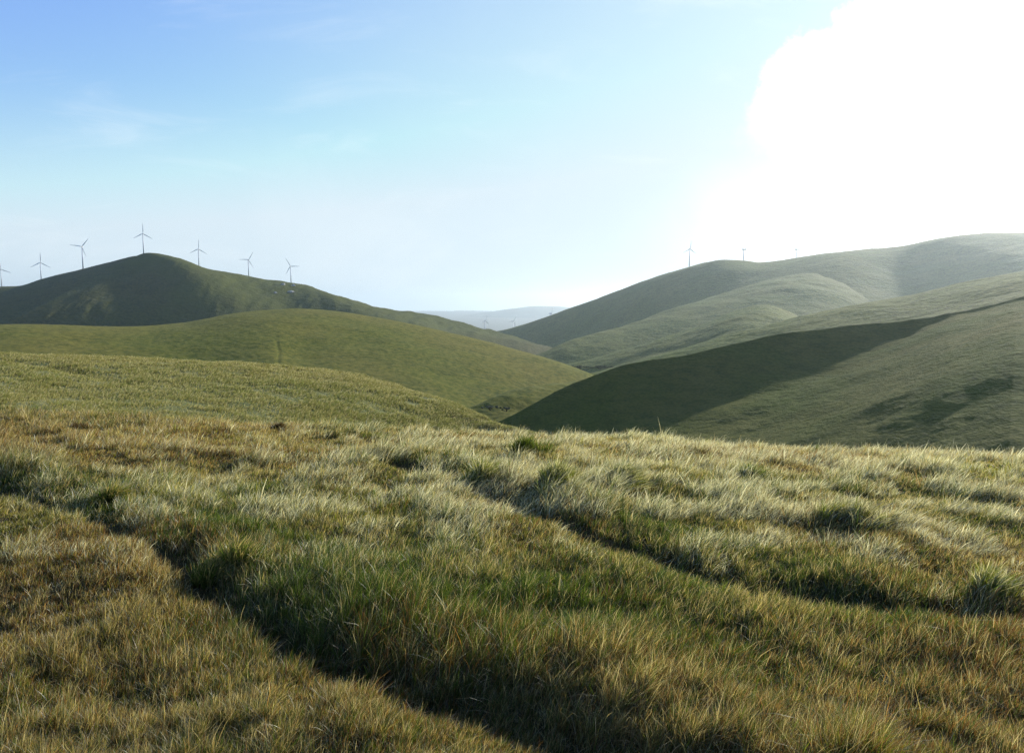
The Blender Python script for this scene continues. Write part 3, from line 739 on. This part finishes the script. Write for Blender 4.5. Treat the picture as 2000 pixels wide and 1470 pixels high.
def bm_obj(name, bm, mat, parent):
    me = bpy.data.meshes.new(name); bm.to_mesh(me); bm.free(); me.materials.append(mat)
    for p in me.polygons: p.use_smooth = True
    o = bpy.data.objects.new(name, me); C.objects.link(o); o.parent = parent
    return o


def rotor_blade_mesh(Lb):
    """tapered, twisted aerofoil along +Z from the hub"""
    bm = bmesh.new(); rings = []
    for k in range(11):
        t = k / 10
        ch = 0.055 * Lb * (0.75 if t == 0 else 1.9 * (1 - 0.78 * t) if t > 0.12 else 1.2); th = ch * (0.7 if t == 0 else 0.26 - 0.12 * t)
        tw = R(18 * (1 - t) ** 2); ring = []
        for j in range(10):
            a = 2 * math.pi * j / 10
            x = math.cos(a) * ch / 2 + ch * 0.18; y = math.sin(a) * th / 2 * (1 - 0.4 * math.cos(a))
            ring.append(bm.verts.new((x * math.cos(tw) - y * math.sin(tw), x * math.sin(tw) + y * math.cos(tw) - 0.03 * Lb * t * t, 0.02 * Lb + t * Lb)))
        rings.append(ring)
    for a, b in zip(rings[:-1], rings[1:]):
        for j in range(10): bm.faces.new((a[j], a[(j + 1) % 10], b[(j + 1) % 10], b[j]))
    bm.faces.new(rings[0][::-1]); bm.faces.new(rings[-1])
    return bm


def turbine(base, hub_h, rl, yaw, phase, label, group):
    root = bpy.data.objects.new('wind_turbine', None); C.objects.link(root)
    root.location = base; root.rotation_euler = (0, 0, yaw)
    tag(root, label, 'wind turbine', group)
    bm = bmesh.new(); tube_mesh(bm, (0, 0, -3), (0, 0, hub_h * 0.97), hub_h * 0.031, hub_h * 0.019, 18)
    bm_obj('tower', bm, TOWER, root)
    s = hub_h / 26
    bm = bmesh.new(); bmesh.ops.create_cube(bm, size=1, matrix=Matrix.Translation((0, 0.6 * s, hub_h)) @ Matrix.Diagonal((1.3 * s, 3.4 * s, 1.3 * s, 1)))
    bmesh.ops.bevel(bm, geom=bm.edges[:], offset=0.3 * s, segments=2, affect='EDGES')
    bm_obj('nacelle', bm, TOWER, root)
    bm = bmesh.new(); tube_mesh(bm, (0, -1.5 * s, hub_h), (0, -2.6 * s, hub_h), 0.65 * s, 0.6 * s, 14); tube_mesh(bm, (0, -2.6 * s, hub_h), (0, -3.3 * s, hub_h), 0.6 * s, 0.12 * s, 14)
    bm_obj('hub', bm, BLADE_W, root)
    for k in range(3):
        b = bm_obj('blade', rotor_blade_mesh(rl), BLADE_W, root)
        b.location = (0, -2.2 * s, hub_h); b.rotation_euler = (0, R(phase + 120 * k), 0)
    return root


# foot pixel x, hub pixel y, foot pixel y, rotor radius px, first blade clockwise from up, yaw from facing us, label
LT = 'wind turbines along the left peaked hill'; RT = 'wind turbines along the right ridge'; MT = 'wind turbines in the far gap'
def on_crest(grid, x, row_off=1):
    P, px, (r0, r1) = grid
    return place(P, px, r1 - 1 + row_off, x)
for grid, fx, hy, fy, rp, ph, yw, lab in [
    (D2, 3.5, 527, 559.5, 18, 112, 0.15, 'white wind turbine half cut off at the left edge of the photo'),
    (D2, 80.5, 514, 545, 19, 0, 0.1, 'white wind turbine second from the left, one blade straight up, low on the left flank'),
    (D2, 162.4, 486, 527, 20, 38, -0.2, 'white wind turbine with two blades in a wide V, left of the hilltop one'),
    (D1, 280.6, 459, 495.5, 19, 0, 0.05, 'white wind turbine on the very summit of the left peaked hill'),
    (D1, 388.7, 489, 523, 17.5, 2, 0.1, 'white wind turbine first to the right of the summit, one blade straight up'),
    (D1, 486, 509, 543, 17, 30, 0.2, 'white wind turbine right of the summit with one blade level to the left'),
    (D1, 568.6, 521, 555, 17, 90, -0.15, 'white wind turbine above the pale rocks, one blade level to the right')]:
    p = on_crest(grid, fx, 1); d = math.hypot(p[0], p[1]); sc1 = d / F / math.cos(math.atan((fx - 1000) / F)) * 1.0
    hub = (fy - hy) / F * p[1] * 1.02 + 0.3
    turbine(tuple(p), hub, rp / F * p[1], -math.atan2(p[0], p[1]) + yw, ph, lab, LT)
for fx, hy, fy, rp, ph, yw, lab in [
    (1346.3, 486.5, 520.5, 16, 4, 0.5, 'pale wind turbine on the left slope of the right ridge'),
    (1452, 487, 509, 13, 5, 1.15, 'faint wind turbine just behind the rounded top of the right ridge'),
    (1555, 487, 505.5, 13, 3, 1.2, 'faint wind turbine in the brightest sky, rightmost on the right ridge')]:
    k_ = 1
    while fx > 1400 and k_ < 30 and on_crest(E1, fx, 1)[2] - on_crest(E1, fx, k_)[2] < 13: k_ += 1       # the two faint ones stand behind the crest
    p = on_crest(E1, fx, k_)
    dd_ = pix_dir(fx, hy); hub_ = EYE + float(dd_[2] / np.hypot(dd_[0], dd_[1])) * math.hypot(p[0], p[1]) - p[2]
    turbine(tuple(p), hub_, rp / F * p[1], -math.atan2(p[0], p[1]) + yw, ph, lab, RT)
for fx, hy, fy, d, rp, ph, yw, lab in [
    (947.5, 626, 652, 1700, 13, 12, 0.5, 'hazy wind turbine leftmost in the valley gap'),
    (1002.5, 627, 652, 1750, 13, 25, 0.5, 'hazy wind turbine in the middle of the valley gap'),
    (1075.5, 612, 636, 2000, 12, 20, 0.4, 'hazy wind turbine half behind the foot of the right ridge')]:
    x, y, z = [float(k) for k in pix_dir(fx, fy)]; h = math.hypot(x, y); px_, py_ = x / h * d, y / h * d
    gz = float(ground_z(px_, py_)); top = EYE + float(pix_dir(fx, hy)[2]) / h * d
    turbine((px_, py_, gz), top - gz, rp / F * py_, -math.atan2(px_, py_) + yw, ph, lab, MT)

# ------------------------------------------------------------------ rocks near the turbine
ROCK = paint_mat('pale_rock', (0.36, 0.35, 0.33), 0.9)
def rock(p, size, label, seed):
    g = random.Random(seed); bm = bmesh.new(); bmesh.ops.create_icosphere(bm, subdivisions=3, radius=1)
    ph = [g.uniform(0, 6) for _ in range(6)]
    for v in bm.verts:
        c = v.co; k = 1 + 0.18 * math.sin(3 * c.x + ph[0]) + 0.16 * math.sin(4 * c.y + ph[1]) + 0.14 * math.sin(5 * c.z + ph[2]) + 0.08 * math.sin(11 * c.x + 9 * c.y + ph[3])
        v.co = Vector((c.x * size[0], c.y * size[1], c.z * size[2])) * k
    me = bpy.data.meshes.new('rock'); bm.to_mesh(me); bm.free(); me.materials.append(ROCK)
    o = bpy.data.objects.new('rock', me); C.objects.link(o); o.location = p
    tag(o, label, 'rock', 'pale rocks by the turbine')
def on_hill(grid, px0, py0):
    P, px, (r0, r1) = grid
    col = np.array([place(P, px, i, px0) for i in range(r0, r1)])
    pyv = []
    for q in col:
        ct, st = math.cos(PITCH), math.sin(PITCH); dz = q[2] - EYE
        f = q[1] * ct - dz * st; u = q[1] * st + dz * ct
        pyv.append(735 - F * u / f)
    return col[int(np.argmin(np.abs(np.array(pyv) - py0)))]
rock(on_hill(D1, 552, 556), (3.4, 2.6, 1.9), 'pale rock on the skyline just left of the turbine foot', 1)
rock(on_hill(D1, 566, 571), (3.8, 2.8, 2.4), 'largest pale rock, on the slope straight below the turbine', 2)
rock(on_hill(D1, 573, 558), (2.8, 2.2, 1.6), 'pale rock on the skyline just right of the turbine foot', 3)
rock(on_hill(D1, 537, 572), (2.2, 1.8, 1.2), 'small grey rock lowest and farthest left of the outcrop', 4)

# ------------------------------------------------------------------ shrubs in the valley
def leaf_mat():
    m = bpy.data.materials.new('shrub_leaves'); m.use_nodes = True
    T = NT(m.node_tree); geo = T.n('ShaderNodeNewGeometry')
    n = T.noise(geo.outputs['Position'], 0.7, 3)
    c = T.mix(T.ramp(n, 0.35, 0.7), (0.03, 0.045, 0.012, 1), (0.055, 0.075, 0.022, 1))
    p = T.n('ShaderNodeBsdfPrincipled'); T.link(c, p.inputs['Base Color']); p.inputs['Roughness'].default_value = 0.7
    o = T.n('ShaderNodeOutputMaterial'); T.link(p.outputs[0], o.inputs[0]); return m
LEAF = leaf_mat(); WOOD = paint_mat('shrub_wood', (0.06, 0.045, 0.03), 0.9)
def shrub(px, py, d, w, h, label, seed):
    g = np.random.default_rng(seed)
    x, y, z = [float(k) for k in pix_dir(px, py)]; k = d / math.hypot(x, y)
    root = bpy.data.objects.new('shrub', None); C.objects.link(root); root.location = (x * k, y * k, EYE + z * k)
    tag(root, label, 'shrub', 'dark shrubs along the valley bottom')
    n = 2600
    cl = g.normal(0, 1, (14, 3)) * np.array([w * 0.30, w * 0.22, h * 0.16]) + np.array([0, 0, h * 0.5])
    ci = g.integers(0, 14, n); v = g.normal(0, 1, (n, 3)); v /= np.linalg.norm(v, axis=1)[:, None]
    c = cl[ci] + v * (g.random(n) ** 0.4)[:, None] * np.array([w * 0.16, w * 0.16, h * 0.28]); c[:, 2] = np.maximum(c[:, 2], 0.05)
    a = g.normal(0, 1, (n, 3)); a /= np.linalg.norm(a, axis=1)[:, None]; b = np.cross(a, v); b /= np.maximum(np.linalg.norm(b, axis=1), 1e-3)[:, None]
    s = 0.11 * (0.6 + 0.8 * g.random(n))[:, None]
    V = np.stack([c - a * s, c - b * s * .5, c + a * s, c + b * s * .5], 1).reshape(-1, 3)
    mesh_np('foliage', V, np.arange(n * 4).reshape(-1, 4), LEAF, smooth=False, parent=root)
    bm = bmesh.new()
    for q in cl[:7]: tube_mesh(bm, (q[0] * .15, q[1] * .15, -0.5), tuple(q), 0.07, 0.02, 6)
    bm_obj('stem', bm, WOOD, root)
shrub(958, 797, 203, 2.6, 0.7, 'dark shrub at the left end of the valley creek', 1)
shrub(990, 800, 203, 2.2, 0.6, 'dark shrub by the creek, next to the foot of the shaded spur', 2)
shrub(1135, 720, 330, 7.0, 1.4, 'low dark bush where the green hill meets the right slopes, left one', 3)
shrub(1172, 719, 335, 6.5, 1.2, 'low dark bush where the green hill meets the right slopes, right one', 4)

# ------------------------------------------------------------------ haze: one closed box of even air
def haze():
    bm = bmesh.new(); x, y0, y1, z0, z1 = 14500, -14500, 14500, -290, 150
    bmesh.ops.create_cube(bm, size=1, matrix=Matrix.Translation((0, (y0 + y1) / 2, (z0 + z1) / 2)) @ Matrix.Diagonal((2 * x, y1 - y0, z1 - z0, 1)))
    m = bpy.data.materials.new('haze_air'); m.use_nodes = True
    T = NT(m.node_tree)
    v = T.n('ShaderNodeVolumePrincipled'); v.inputs['Color'].default_value = (0.76, 0.89, 1.0, 1); v.inputs['Density'].default_value = 0.00009; v.inputs['Anisotropy'].default_value = 0.70
    o = T.n('ShaderNodeOutputMaterial'); T.link(v.outputs[0], o.inputs['Volume'])
    me = bpy.data.meshes.new('haze'); bm.to_mesh(me); bm.free(); me.materials.append(m)
    ob = bpy.data.objects.new('haze', me); C.objects.link(ob)
    tag(ob, 'thin bright haze in the air over the hills', 'haze', kind='stuff')
haze()
